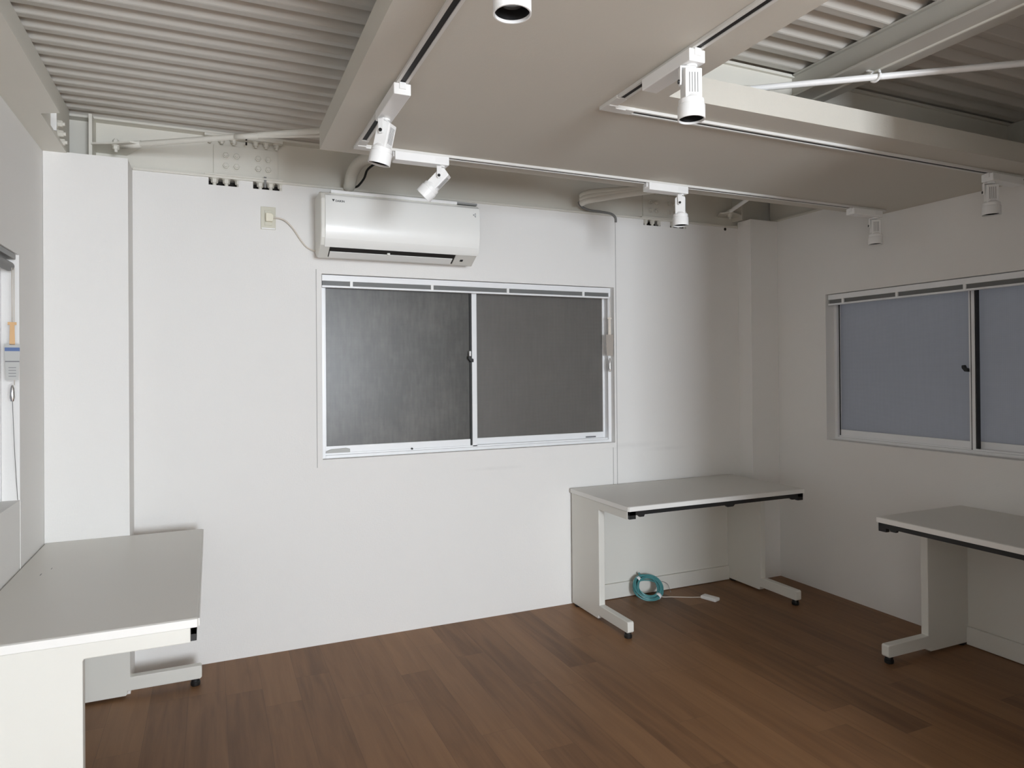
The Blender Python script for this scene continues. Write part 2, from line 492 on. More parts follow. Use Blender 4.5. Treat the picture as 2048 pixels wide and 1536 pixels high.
# girder over the back wall
g = thing('girder', 'white painted steel girder running along the top of the back wall', 'beam', ((XL + XR) / 2, D, 2.37), group='steel girders around the ceiling')
YW = D + .045
MB().box(XL - .1, XR + .1, YW, YW + .008, 2.382, ZD - .012).build('web', 'steel', g)
MB().box(-0.33, XR + .1, D - .006, D + .11, 2.3725, 2.384).build('bottom_flange', 'steel', g, bevel=.001)
MB().box(XL - .1, XR + .1, D - .012, D + .11, ZD - .012, ZD - .001).build('top_flange', 'steel', g, bevel=.001)
MB().box(-0.498, -0.484, D - .075, YW, 2.372, ZD - .012).build('stiffener_plate', 'steel', g, bevel=.001)
MB().box(3.30, 3.312, D - .05, YW, 2.42, ZD - .012).build('stiffener_plate', 'steel', g, bevel=.001)
for (x0, x1) in ((0.018, 0.322), (2.56, 2.86)):
    MB().box(x0, x1, YW - .009, YW, 2.396, 2.548).build('splice_plate', 'steel', g, bevel=.001)
    MB().box(x0 - .04, x1 + .02, D - .010, D + .035, 2.384, 2.392).build('splice_plate', 'steel', g, bevel=.001)
    MB().box(x0 - .04, x1 + .02, D - .010, D + .035, 2.576, 2.588).build('splice_plate', 'steel', g, bevel=.001)
    bx = [0.0, .054, .110, .212, .262, .312]
    for k, dx in enumerate(bx):
        xx = x0 + .004 + dx * (x1 - x0) / .304
        q = MB(); bolt(q, (xx, D + .018, 2.3725), (0, 0, -1), .0165, .022, .012); q.build('bolt', 'steel', g)
        q = MB(); bolt(q, (xx - .02, D + .018, 2.576), (0, 0, -1), .014, .020, .008); q.build('bolt', 'steel', g)
    for dx in (.046, .096, .197, .245):
        for z in (2.445, 2.497):
            q = MB(); bolt(q, (x0 + .010 + dx * (x1 - x0) / .304, YW - .009, z), (0, -1, 0), .0150, .014, .006); q.build('bolt', 'steel', g)
for (gz0, gz1) in ((2.572, 2.592), (2.548, 2.562)): MB().box(.164, .172, D - .0135, D - .006, gz0, gz1).build('joint_gap', 'dark', g)
MB().box(.250, .262, D - .0085, D - .006, 2.345, 2.400).build('cable_clip', 'grey', g)
# gusset plates for the braces
gp = MB().prism([(-.486, 3.560), (-.40, 3.520), (-.325, 3.470), (-.285, 3.485), (-.285, 3.530), (-.36, YW), (-.486, YW)], 2.448, 2.456, 'z').build('gusset_plate', 'steel', g)
q = MB(); bolt(q, (-.388, 3.545, 2.448), (0, 0, -1), .014, .018, .012); q.build('bolt', 'steel', g)
q = MB(); bolt(q, (-.388, 3.545, 2.456), (0, 0, 1), .014, .018, .006); q.build('bolt', 'steel', g)
MB().prism([(3.30, 3.60), (3.17, 3.55), (3.12, 3.60), (3.17, YW), (3.30, YW)], 2.448, 2.456, 'z').build('gusset_plate', 'steel', g)
q = MB(); bolt(q, (3.20, 3.60, 2.448), (0, 0, -1), .014, .018, .012); q.build('bolt', 'steel', g)

# girder along the left wall
g = thing('girder', 'beige painted steel girder boxed along the top of the left wall', 'beam', (XL, 0, 2.366), group='steel girders around the ceiling')
q = MB(); q.prism([(XL - .1, YREAR + .01), (-.498, YREAR + .01), (-.498, 2.93), (-.562, 2.96), (-.562, 3.60), (XL - .1, 3.60)], 2.3665, 2.380, 'z')
q.build('bottom_flange', 'steel', g)
MB().box(-.588, -.576, YREAR + .01, 3.60, 2.380, ZD - .001).build('web', 'steel', g)
MB().box(-.576, -.556, 3.205, 3.217, 2.385, 2.475).build('splice_plate', 'lamp', g, bevel=.001)
for (yy_, z) in ((3.335, 2.453), (3.355, 2.418), (3.385, 2.392)):
    q = MB(); bolt(q, (-.576, yy_, z), (1, 0, 0), .014, .020, .008); q.build('bolt', 'steel', g)

# girder over the right wall
g = thing('girder', 'dark shaded steel girder along the top of the right wall', 'beam', (XR, 0, 2.412), group='steel girders around the ceiling')
MB().box(XR - .006, XR + .11, 0.98, D - .05, 2.4125, 2.424).build('bottom_flange', 'steel', g)
MB().box(XR + .04, XR + .05, 0.98, D - .02, 2.424, ZD - .001).build('web', 'steel', g)

# girder crossing above the dropped ceiling
g = thing('girder', 'cream cross girder seen above the front edge of the dropped ceiling', 'beam', (2.4, 2.07, 2.48), group='steel girders around the ceiling')
MB().box(0.95, XR + .03, 2.064, 2.072, 2.49, ZD - .012).build('web', 'steel', g)
MB().box(0.95, XR + .03, 2.020, 2.120, 2.480, 2.490).build('bottom_flange', 'steel', g)
MB().box(0.95, XR + .03, 2.050, 2.120, ZD - .012, ZD - .001).build('top_flange', 'steel', g)

# joist running towards the camera on the right
g = thing('joist', 'grey white steel joist running from the cross girder towards the camera', 'beam', (2.19, 0, 2.49))
MB().box(2.163, 2.171, 0.98, 2.062, 2.500, ZD - .002).build('web', 'joist', g)
MB().box(2.115, 2.275, 0.98, 2.045, 2.491, 2.500).build('bottom_flange', 'joist', g, bevel=.001)
MB().box(2.150, 2.23, 0.98, 2.045, ZD - .008, ZD - .001).build('top_flange', 'joist', g)
q = MB(); q.box(2.205, 2.212, .98, 2.03, 2.485, 2.491); q.build('rib', 'steel', g)

# wind braces
def brace(label, a, b, r, mat='lamp'):
    t = thing('brace_rod', label, 'brace', a, group='wind brace rods in the ceiling')
    MB().tube([a, b], r, 14).build('rod', mat, t)
    d = (Vector(b) - Vector(a)).normalized()
    c = Vector(a) + d * .05
    MB().tube([Vector(a) - d * .05, c], r * 1.3, 10).build('end_fork', 'steel', t)
    return t
brace('white round brace rod slanting out under the joist at upper right', (1.80, 1.985, 2.455), (3.08, 1.03, 2.455), .0115)
brace('pale brace rod from the left corner gusset towards the dropped ceiling', (-.325, 3.520, 2.453), (1.70, 2.155, 2.453), .0125, mat='steel')
brace('pale brace rod forking off beside the corner gusset brace', (.150, 3.185, 2.447), (1.70, 2.45, 2.447), .0095, mat='steel')
brace('short brace rod at the right end of the back girder', (3.19, 3.60, 2.462), (2.85, 2.80, 2.462), .012)
# wire strap that ties the right brace to the joist
cx = Vector((2.182, 1.70, 2.455))
pts = [cx + Vector((0, math.cos(t) * .020, math.sin(t) * .020 + .004)) for t in [PI * .35 - i * PI * 1.6 / 14 for i in range(15)]]
pts = [Vector((2.182, 1.735, 2.492))] + pts
q = MB().tube(pts, .0045, 8).build('strap', 'lamp')
tag(q, 'small white wire strap hooking the right brace rod to the joist', 'strap')

# ============================================================ DUCTS AND LOOSE CABLES NEAR THE GIRDER
t = thing('pipe_bundle', 'white insulated pipe bundle curving over the girder above the air conditioner', 'pipe', (.66, 3.5, 2.37))
MB().tube(smooth_path([(.80, 3.10, 2.47), (.76, 3.30, 2.485), (.70, 3.46, 2.478), (.675, 3.55, 2.44), (.67, 3.60, 2.392), (.67, 3.62, 2.388)]), .030, 16).build('insulation', 'steel', t)
MB().tube(smooth_path([(.82, 3.20, 2.46), (.78, 3.40, 2.47), (.745, 3.50, 2.455), (.735, 3.55, 2.42), (.715, 3.60, 2.392), (.70, 3.625, 2.388)]), .006, 8).build('cable', 'black', t)
t = thing('pipe_bundle', 'white flat pipe bundle dropping from the dropped ceiling right of the air conditioner', 'pipe', (2.1, 3.5, 2.37))
for k, dz in enumerate((0, .022, -.022)):
    MB().tube(smooth_path([(2.50 + k * .02, 2.90, 2.440), (2.38, 3.10, 2.440 + dz * .5), (2.20, 3.33, 2.440 + dz * .6), (2.06, 3.50, 2.440 + dz), (2.035, 3.56, 2.430 + dz * .9)]), .019, 12).build('pipe', 'steel', t)
q = MB().tube(smooth_path([(2.045, 3.56, 2.425), (2.055, 3.625, 2.43), (2.085, 3.63, 2.405), (2.14, 3.632, 2.392), (2.22, 3.634, 2.390), (2.29, 3.636, 2.384), (2.322, 3.639, 2.365), (2.326, 3.640, 2.335)]), .0075, 8).build('hanging_cable', 'grey')
tag(q, 'grey cable drooping along the girder and down into the wall joint', 'cable')

# ============================================================ LIGHTING TRACKS
TW, TH = .036, .011
def track(label, p0, p1, axis):
    """p0/p1: start and end of the centre line, under the dropped ceiling"""
    t = thing('lighting_track', label, 'track', (p0[0], p0[1], ZS - TH), group='lighting tracks under the dropped ceiling')
    z0, z1 = ZS - TH, ZS - .0005
    def bx(mb, lo, hi, s0, s1, za, zb):
        if axis == 'y': mb.box(p0[0] + s0, p0[0] + s1, lo, hi, za, zb)
        else: mb.box(lo, hi, p0[1] + s0, p0[1] + s1, za, zb)
    lo, hi = (p0[1], p1[1]) if axis == 'y' else (p0[0], p1[0])
    m_ = MB()
    bx(m_, lo, hi, -TW / 2, -.0085, z0, z1); bx(m_, lo, hi, .0085, TW / 2, z0, z1); bx(m_, lo, hi, -.0085, .0085, z1 - .0015, z1)
    m_.build('rail', 'rail', t, bevel=.0008)
    m_ = MB(); bx(m_, lo + .001, hi - .001, -.0085, .0085, z0 + .0032, z1 - .0015)
    m_.build('conductor_slot', 'slot', t)
    return t
TLX, TRX, TBY, TMY = .532, 1.210, 2.655, 1.940
track('white lighting track running away on the left under the dropped ceiling', (TLX, -1.0), (TLX, 2.565), 'y')
track('white lighting track running away on the right beside the ceiling opening', (TRX, -1.0), (TRX, 1.850), 'y')
track('white lighting track along the back edge of the dropped ceiling', (TLX + .10, TBY), (3.46, TBY), 'x')
track('white lighting track along the front edge of the dropped ceiling at right', (TRX + .10, TMY), (3.50, TMY), 'x')
for (x, y, lb) in ((TLX, TBY, 'white corner joiner linking the left and back lighting tracks'), (TRX, TMY, 'white corner joiner linking the right and front lighting tracks')):
    t = thing('track_joiner', lb, 'track joiner', (x, y, ZS - TH - .001), group='corner joiners of the lighting tracks')
    m_ = MB(); h = TW / 2 + .001
    m_.prism([(x - h, y - .09), (x + h, y - .09), (x + h, y - h), (x + .10, y - h), (x + .10, y + h), (x - h, y + h)], ZS - TH - .001, ZS - .0005, 'z')
    m_.build('cover', 'rail', t, bevel=.001)
    for (a0, a1, b0, b1) in ((x - .012, x + .020, y - .036, y - .031), (x + .022, x + .060, y - .020, y - .0155)):
        MB().box(a0, a1, b0, b1, ZS - TH - .004, ZS - TH - .001).build('ridge', 'lamp', t)

# ============================================================ SPOTLIGHTS
def spotlight(label, x, y, axis, away, tilt=0.0, az=0.0, pz=2.204, barrel=.055, twist=0.0, ext=.195):
    """x, y: where the arm hangs; adapter stretches along axis ('x'/'y') in direction away (+1/-1)"""
    t = thing('spotlight', label, 'spotlight', (x, y, 2.1), group='spotlights on the lighting tracks')
    zt, zb = ZS - TH - .0005, ZS - .046
    A = (-.028 * away, ext * away); lo, hi = min(A), max(A)
    m_ = MB(); hw = .0265
    if axis == 'y':
        m_.box(x - hw, x + hw, y + lo, y + hi, zb, zt)
        ends = [(x - .010, x + .010, y + lo - .004, y + lo), (x - .010, x + .010, y + hi, y + hi + .004)]
    else:
        m_.box(x + lo, x + hi, y - hw, y + hw, zb, zt)
        ends = [(x + lo - .004, x + lo, y - .010, y + .010), (x + hi, x + hi + .004, y - .010, y + .010)]
    ad = m_.build('adapter', 'lamp', t, bevel=.0025)
    for e in ends: MB().box(*e, zb + .016, zt + .002).build('latch', 'lamp', ad, bevel=.001)
    # marked patch on the adapter flank
    if axis == 'x':
        MB().box(x - .030, x + .022, y - hw - .0006, y - hw + .001, zb + .008, zt - .006).build('rating_mark', 'white', ad)
    # arm: a rotating frame turned by twist about the vertical
    R = Matrix.Translation((x, y, 0)) @ Matrix.Rotation(twist, 4, 'Z')
    a_ = MB()
    a_.lathe([(.017, zb - .006), (.017, zb)], 20, R)
    a_.prism([(-.010, zb - .004), (.010, zb - .004), (.009, pz - .002), (.006, pz - .010), (-.006, pz - .010), (-.009, pz - .002)], -.0335, -.0285, 'x', M=R)
    a_.box(-.0335, .012, -.010, .010, zb - .009, zb - .004, M=R)
    arm = a_.build('arm', 'lamp', t, bevel=.0012)
    MB().lathe([(.0058, -.0365), (.0058, -.0330)], 14, R @ Matrix.Translation((0, 0, pz)) @ Matrix.Rotation(PI / 2, 4, 'Y')).build('pivot_screw', 'black', arm)
    # body, tilted about the pivot
    B = R @ Matrix.Translation((0, 0, pz)) @ Matrix.Rotation(az, 4, 'Z') @ Matrix.Rotation(tilt, 4, 'X')
    b_ = MB()
    top = .032
    b_.prism([(-.0235, -.049), (.0235, -.049), (.0235, top - .008), (.010, top + .004), (-.0235, top - .002)], -.0235, .0235, 'x', M=B)
    body = b_.build('body', 'lamp', t, bevel=.003)
    for sx in (-.012, -.0045, .003, .0105):
        MB().box(sx - .0010, sx + .0010, -.0242, .0242, -.036, top - .014, M=B).build('cooling_slot', 'grey', body)
    c_ = MB()
    R0 = .037; zb2 = -.049 - barrel
    c_.lathe([(.0250, -.040), (.0300, -.048), (.0345, -.051), (.0348, -.063), (.0335, -.0635), (.0335, -.0645), (R0 - .001, -.065), (R0, -.067), (R0, zb2), (R0 - .003, zb2), (R0 - .003, zb2 + .028), (.020, zb2 + .028)], 36, B)
    bar = c_.build('barrel', 'lamp', t)
    MB().lathe([(R0 - .0035, zb2 + .0275), (R0 - .0032, zb2 + .006), (R0 - .0040, zb2 + .006), (R0 - .0045, zb2 + .0265), (.001, zb2 + .0265)], 32, B).build('reflector', 'black', bar)
    MB().lathe([(.024, zb2 + .0255), (.024, zb2 + .0215), (.020, zb2 + .0190)], 28, B).build('lens', 'lens', bar)
    return t
spotlight('white spotlight whose open barrel dips in at the top edge of the photo', TLX, 1.190, 'y', 1, twist=-.3)
spotlight('white spotlight on the far end of the left track, beside the track corner', TLX, 2.225, 'y', -1, tilt=.24, twist=.85, ext=.222)
spotlight('white spotlight tilted sideways in front of the air conditioner', .862, TBY, 'x', -1, tilt=.80, twist=1.05)
spotlight('white upright spotlight on the back track above the window', 2.060, TBY, 'x', -1, twist=.85)
spotlight('large bright spotlight hanging at the ceiling opening corner', TRX, 1.508, 'y', 1, twist=-.35)
spotlight('dim spotlight at the right end of the back track, nearly against the right wall', 3.393, TBY, 'x', -1, twist=-.65)
spotlight('dim spotlight over the right wall window on the front track', 3.232, TMY, 'x', 1, twist=-.75)

# ============================================================ AIR CONDITIONER
X0, X1 = .497, 1.328
ac = thing('air_conditioner', 'white wall mounted air conditioner above the back window', 'air conditioner', ((X0 + X1) / 2, D, 2.0))
def yz(pr): return [(D - a, z) for a, z in pr]
MB().prism(yz([(0, 2.030), (.050, 2.004), (.095, 1.992), (.192, 2.043), (.212, 2.078), (.221, 2.12), (.222, 2.268), (.205, 2.300), (.16, 2.312), (0, 2.312)]), X0, X1, 'x').build('casing', 'acside', ac, bevel=.006)
front = [(.215, 2.070), (.226, 2.105), (.230, 2.140), (.230, 2.262), (.222, 2.284), (.200, 2.300), (.196, 2.296), (.216, 2.280), (.222, 2.262), (.222, 2.140), (.218, 2.107), (.207, 2.072)]
fp = MB().prism(yz(front), X0 + .020, X1 - .001, 'x', smooth=True).build('front_panel', 'ac', ac, bevel=.002)
# lower front lip curving back under the panel
MB().prism(yz([(.208, 2.071), (.216, 2.071), (.205, 2.047), (.193, 2.034), (.186, 2.036), (.198, 2.052)]), X0 + .020, X1 - .001, 'x', smooth=True).build('lower_lip', 'ac', ac)
MB().prism(yz([(.112, 1.9985), (.188, 2.0385), (.186, 2.044), (.110, 2.004)]), X0 + .048, 1.205, 'x').build('outlet', 'dark', ac)
lv = MB().prism(yz([(.111, 1.994), (.155, 2.0165), (.153, 2.0205), (.109, 1.9985)]), X0 + .052, 1.196, 'x').build('louver', 'ac', ac, bevel=.001)
MB().box(.838, .852, D - .166, D - .148, 2.016, 2.026).build('louver_hinge', 'acside', lv)
ip = MB().prism(yz([(.108, 1.9945), (.187, 2.0360), (.185, 2.0395), (.106, 1.998)]), 1.207, 1.300, 'x').build('indicator_panel', 'acside', ac)
MB().prism(yz([(.137, 2.0085), (.152, 2.0165), (.151, 2.0180), (.136, 2.0100)]), 1.242, 1.258, 'x').build('sensor', 'black', ip)
MB().box(1.205, 1.322, D - .205, D - .09, 2.306, 2.316).build('top_cover', 'slat', ac, bevel=.002)
MB().box(X0 + .05, 1.205, D - .212, D - .09, 2.300, 2.3145).build('top_grille', 'lamp', ac, bevel=.002)
Mt = Matrix.Translation(Vector((X0 + .068, D - .2308, 2.252)) - wloc(ac)) @ Matrix.Rotation(PI / 2, 4, 'X')
lg = text_mesh('DAIKIN', .0135, 'logo', 'logo', ac, Mt)
MB().prism([(X0 + .052, 2.264), (X0 + .066, 2.264), (X0 + .0585, 2.252)], D - .2308, D - .2302, 'y').build('logo_mark', 'logo', ac)
q = MB(); q.prism([(1.286, 2.247), (1.301, 2.239), (1.301, 2.2415), (1.291, 2.247), (1.301, 2.2525), (1.301, 2.255)], D - .2308, D - .2300, 'y')
q.prism([(1.294, 2.2385), (1.303, 2.234), (1.303, 2.258), (1.3015, 2.257), (1.3015, 2.2365)], D - .2308, D - .2300, 'y')
q.build('badge', 'ink', ac)

# outlet with plug and cord
so = thing('wall_socket', 'beige wall socket with ivory plug left of the air conditioner', 'socket', (.269, D, 2.137))
MB().box(.234, .305, D - .007, D, 2.136, 2.250).build('cover_plate', 'beige', so, bevel=.002)
MB().box(.252, .286, D - .0105, D - .006, 2.155, 2.232).build('insert', 'beige', so, bevel=.001)
MB().box(.238, .302, D - .0085, D - .006, 2.137, 2.143).build('lower_lip', 'lamp', so)
pl = thing('power_cord', 'cream power cord and plug hanging between wall socket and air conditioner', 'cord', (.275, D, 2.19))
MB().prism([(.256, 2.172), (.288, 2.172), (.292, 2.186), (.292, 2.206), (.282, 2.214), (.256, 2.214)], D - .036, D - .0110, 'y').build('plug', 'ivory', pl, bevel=.003)
MB().tube(smooth_path([(.290, D - .024, 2.193), (.325, D - .024, 2.192), (.355, D - .020, 2.180), (.390, D - .016, 2.145), (.420, D - .014, 2.100), (.450, D - .012, 2.062), (.478, D - .014, 2.045), (.4965, D - .020, 2.038)]), .0036, 8).build('cord', 'cord', pl)

# ============================================================ WINDOWS
def window(name, label, loc, rz, W, H, depth, inner_left, mats, lock_z, handle=False):
    """local x along the wall, local y outwards through it, z up; sliding two-sash window"""
    w = thing(name, label, 'window', loc, rz, kind='structure')
    for k in ('label', 'category'): del w[k]
    y0 = depth
    m_ = MB()
    fw = .020
    m_.box(0, fw, y0, y0 + .075, 0, H); m_.box(W - fw, W, y0, y0 + .075, 0, H)
    m_.box(fw, W - fw, y0, y0 + .075, 0, .016); m_.box(fw, W - fw, y0, y0 + .075, H - .02, H)
    m_.box(fw, W - fw, y0 + .012, y0 + .016, .016, .026); m_.box(fw, W - fw, y0 + .040, y0 + .044, .016, .026)
    m_.build('frame', 'alu', w, bevel=.0012, local=True)
    mid = W * .472 if not inner_left else W * .478
    def sash(x0, x1, ya, pm, st0, st1):
        s = MB(); yb = ya + .022
        s.box(x0, x0 + st0, ya, yb, .024, H - .02); s.box(x1 - st1, x1, ya, yb, .024, H - .02)
        s.box(x0 + st0, x1 - st1, ya, yb, .024, .062); s.box(x0 + st0, x1 - st1, ya, yb, H - .055, H - .02)
        so_ = s.build('sash', 'alu', w, bevel=.001, local=True)
        MB().box(x0 + st0 - .002, x1 - st1 + .002, ya + .008, ya + .013, .060, H - .053).build('pane', pm, so_, local=True)
        return so_
    a = sash(fw, mid + .012, y0 + .017, mats[0], .008, .0)    # left sash sits behind the meeting stile
    b = sash(mid + .012, W - fw, y0 + .045, mats[1], .008, .012)
    m_ = MB().box(mid, mid + .030, y0 + .012, y0 + .040, .018, H - .02); ms = m_.build('meeting_stile', 'alu', w, bevel=.0015, local=True)
    gx = (mid - .012, mid) if inner_left else (mid + .030, mid + .036)
    MB().box(gx[0], gx[1], y0 + .016, y0 + .044, .022, H - .02).build('gasket', 'gasket', w, local=True)
    if not inner_left:
        MB().box(mid + .010, mid + .0135, y0 + .0112, y0 + .013, .018, H - .02).build('groove', 'gasket', ms, local=True)
    if not inner_left:
        MB().box(fw + .004, fw + .009, y0 + .014, y0 + .018, .022, H - .02).build('gasket', 'gasket', w, local=True)
    # crescent lock
    lx = mid - .010
    m_ = MB()
    m_.prism([(lx + .014, lock_z - .030), (lx - .004, lock_z - .028), (lx - .018, lock_z - .010), (lx - .018, lock_z + .004), (lx - .004, lock_z + .006), (lx + .002, lock_z - .008), (lx + .014, lock_z - .012)], y0 - .006, y0 + .011, 'y')
    lk = m_.build('crescent_lock', 'black', w, bevel=.002, local=True)
    if inner_left: MB().box(lx - .012, lx - .002, y0 - .008, y0 + .008, lock_z + .004, lock_z + .034).build('lock_lever', 'lamp', lk, bevel=.003, local=True)
    if handle:
        m_ = MB().prism([(.024, .026), (.15, .026), (.15, .044), (.13, .050), (.05, .046), (.024, .036)], y0 + .010, y0 + .017, 'y')
        m_.build('pull_handle', 'paper', w, bevel=.001, local=True)
        MB().lathe([(.006, 0), (.005, .006)], 12, Matrix.Translation((.49, y0 + .010, .026)) @ Matrix.Rotation(PI / 2, 4, 'X')).build('stop_knob', 'black', w, local=True)
        MB().box(W - .16, W - .09, y0 + .040, y0 + .045, .030, .038).build('maker_mark', 'ink', w, local=True)
    return w
window('window_1', '', (WB[0], D, WB[2]), 0, WB[1] - WB[0], WB[3] - WB[2], .038, True, ('pane_back', 'pane_backr'), .535, True)
window('window_2', '', (XR, WR[1], WR[2]), -PI / 2, WR[1] - WR[0], WR[3] - WR[2], .072, False, ('pane_right', 'pane_right'), .455)
window('window_3', '', (XL, WL[0], WL[2]), PI / 2, WL[1] - WL[0], WL[3] - WL[2], .055, True, ('pane_left', 'pane_left'), .455)

# ------------------------------------------------------------ raised blinds
def blind(label, loc, rz, W, top, clips, y=.004, thick=.026):
    t = thing('window_blind', label, 'blind', loc, rz, group='raised window blinds')
    MB().box(.003, W - .003, y, y + thick, top - .034, top - .003).build('headrail', 'alu', t, bevel=.001, local=True)
    MB().box(.003, W - .003, y, y + thick, top - .068, top - .058).build('bottom_rail', 'alu', t, bevel=.001, local=True)
    s = MB()
    for k in range(12):
        z = top - .0570 + k * .00192
        s.box(.005, W - .005, y + .006, y + thick, z, z + .0012)
    s.build('slats', 'slat', t, local=True)
    for c in clips:
        MB().box(c - .0075, c + .0075, y - .001, y + .008, top - .064, top - .030).build('clip', 'lamp', t, bevel=.001, local=True)
    return t
blind('raised white blind across the top of the back window', (WB[0], D, WB[2]), 0, WB[1] - WB[0] - .025, WB[3] - WB[2] - .001, (.155, .60, 1.06, 1.565))
blind('raised white blind across the top of the right wall window', (XR, WR[1] - .012, WR[2]), -PI / 2, WR[1] - WR[0] - .02, WR[3] - WR[2] - .002, (.11, .47, .85, 1.25), y=.006)
t = thing('window_blind', 'raised grey blind tube at the top of the left wall window', 'blind', (XL - .02, WL[1] - .02, WL[3] - .04), group='raised window blinds')
MB().box(XL - .034, XL - .004, WL[0] + .02, WL[1] - .03, WL[3] - .022, WL[3] - .002).build('headrail', 'slat', t, bevel=.002)
MB().cyl((XL - .020, WL[0] + .02, WL[3] - .050), (XL - .020, WL[1] - .050, WL[3] - .050), .017).build('tube', 'grey', t)
MB().cyl((XL - .020, WL[1] - .050, WL[3] - .050), (XL - .020, WL[1] - .035, WL[3] - .050), .013).build('end_cap', 'chrome', t)

# ------------------------------------------------------------ blind cords with tags
def cord_set(label, x, y, zs, ax, name='blind_cord', straps='tan', tagm='paper', printed=True, end=(0, 0)):
    """zs: top, strap top, tag top, tag bottom, weight top, weight bottom, end"""
    t = thing(name, label, 'cord', (x, y, zs[5]), group='blind pull cords with tags')
    MB().tube([(x, y, zs[0]), (x, y, zs[1])], .0018, 6).build('cord', 'cord', t)
    MB().tube([(x + ax[0] * .006, y + ax[1] * .006, zs[0]), (x + ax[0] * .006, y + ax[1] * .006, zs[4])], .0014, 6).build('cord', 'cord', t)
    def flat(z0, z1, w0, w1, mat, nm, par, th=.003, o=0.0):
        m_ = MB()
        P = []
        for s_, (z, w) in ((0, (z0, w0)), (1, (z1, w1))):
            for k in (-1, 1):
                for d in (-1, 1):
                    P.append(Vector((x, y, z)) + Vector((ax[0], ax[1], 0)) * (k * w) + Vector((-ax[1], ax[0], 0)) * (d * th / 2 + o))
        m_.add(P, [(0, 1, 3, 2), (4, 6, 7, 5), (0, 4, 5, 1), (2, 3, 7, 6), (0, 2, 6, 4), (1, 5, 7, 3)])
        return m_.build(nm, mat, par)
    flat(zs[2] - .004, zs[1], .0085, .0065, straps, 'strap', t)
    flat(zs[1] - .006, zs[1] + .004, .013, .013, straps, 'tie', t, .006)
    tg = flat(zs[3], zs[2], .019, .0235, tagm, 'paper_tag', t, .003)
    if printed:
        h = zs[2] - zs[3]
        for sgn in (-1, 1):
            flat(zs[2] - h * .20, zs[2] - h * .10, .022, .022, 'blue', 'printed_band', tg, .0006, .0018 * sgn)
            flat(zs[2] - h * .50, zs[2] - h * .47, .021, .021, 'ink', 'printed_line', tg, .0006, .0018 * sgn)
            for q_ in range(4):
                flat(zs[3] + h * (.10 + .08 * q_), zs[3] + h * (.115 + .08 * q_), .011, .011, 'ink', 'printed_line', tg, .0006, .0018 * sgn)
    MB().lathe([(.003, zs[4] - zs[5]), (.0065, (zs[4] - zs[5]) * .8), (.0085, (zs[4] - zs[5]) * .25), (.005, 0)][::-1], 14, Matrix.Translation((x, y, zs[5]))).build('cord_weight', 'chrome', t)
    if zs[6] < zs[5]:
        MB().tube(smooth_path([(x, y, zs[5]), (x + end[0] * .4, y + end[1] * .4, (zs[5] + zs[6]) / 2), (x + end[0], y + end[1], zs[6])]), .0012, 6).build('cord', 'grey', t)
    return t
cord_set('pull cord with amber strap and printed tag beside the left window', XL - .001, 2.962, (1.800, 1.600, 1.526, 1.396, 1.378, 1.320, .953), (.97, .22), end=(-.004, .085))
cord_set('pull cord with taupe tag hanging at the right side of the back window', 2.281, D + .006, (1.868, 1.735, 1.632, 1.500, 1.485, 1.400, 1.40), (.88, -.47), straps='cord', tagm='taupe', printed=False)

# ============================================================ DESKS
def desk(label, loc, rz, Ln, Dp):
    """local x along the length, local y from the back (0) to the front (Dp)"""
    t = thing('desk', label, 'desk', loc, rz, group='white office desks')
    top = MB().box(0, Ln, -.0, Dp, .672, .700).build('desktop', 'top', t, bevel=.006, seg=3, local=True)
    MB().box(.004, Ln - .004, Dp - .001, Dp + .0025, .674, .698).build('edge_band', 'edge', top, bevel=.001, local=True)
    for s in (0, 1):
        ex = (-.0025, .001) if s == 0 else (Ln - .001, Ln + .0025)
        MB().box(ex[0], ex[1], .004, Dp - .004, .674, .698).build('edge_band', 'edge', top, bevel=.001, local=True)
    for s in (0, 1):
        xa = .006 if s == 0 else Ln - .044
        xb = xa + .038
        lg_ = MB()
        lg_.prism([(.004, .012), (.300, .012), (.306, .018), (.306, .032), (.595, .032), (.602, .039), (.602, .085), (.596, .091), (.318, .091), (.318, .622), (.322, .628), (Dp - .022, .628), (Dp - .022, .6715), (.004, .6715)], xa, xb, 'x')
        pass
        lo = lg_.build('leg', 'desk', t, bevel=.003, local=True)
        for yy_ in (.045, .575):
            MB().lathe([(.019, 0), (.021, .004), (.021, .016 if yy_ > .3 else .009), (.018, .018 if yy_ > .3 else .010), (.018, .033 if yy_ > .3 else .013)], 18, Matrix.Translation(((xa + xb) / 2, yy_, .0005))).build('glide', 'black', lo, local=True)
    MB().box(.044, Ln - .044,   .004, .016, .0945, .668).build('back_panel', 'desk', t, bevel=.001, local=True)
    MB().box(.044, Ln - .044, .004, .030, .003, .094).build('floor_duct', 'desk', t, bevel=.002, local=True)
    r = MB()
    r.box(.008, Ln - .008, Dp - .022, Dp - .006, .651, .6718)
    for e, d_ in ((.008, 1), (Ln - .008, -1)):
        a_, b_ = sorted((e, e + d_ * .040)); r.box(a_, b_, Dp - .030, Dp - .006, .632, .6718)
        c_ = e + d_ * .075
        r.prism([(c_ - .022, .652), (c_ + .022, .652), (c_ + .010, .640), (c_ - .016, .640)], Dp - .022, Dp - .006, 'y')
    r.prism([(Ln * .45 - .035, .652), (Ln * .45 + .035, .652), (Ln * .45 + .02, .640), (Ln * .45 - .02, .640)], Dp - .022, Dp - .006, 'y')
    r.build('front_rail', 'black', t, bevel=.001, local=True)
    return t
desk('white desk under the back wall beside the right corner, cable coil beneath', (3.213, D - .014, 0), PI, 1.232, .630)
desk('white desk against the left wall, its near side panel filling the lower left', (XL + .004, 3.450, 0), -PI / 2, 1.245, .610)
desk('white desk against the right wall under the window, cut off by the photo edge', (XR - .004, 1.062, 0), PI / 2, 1.235, .622)
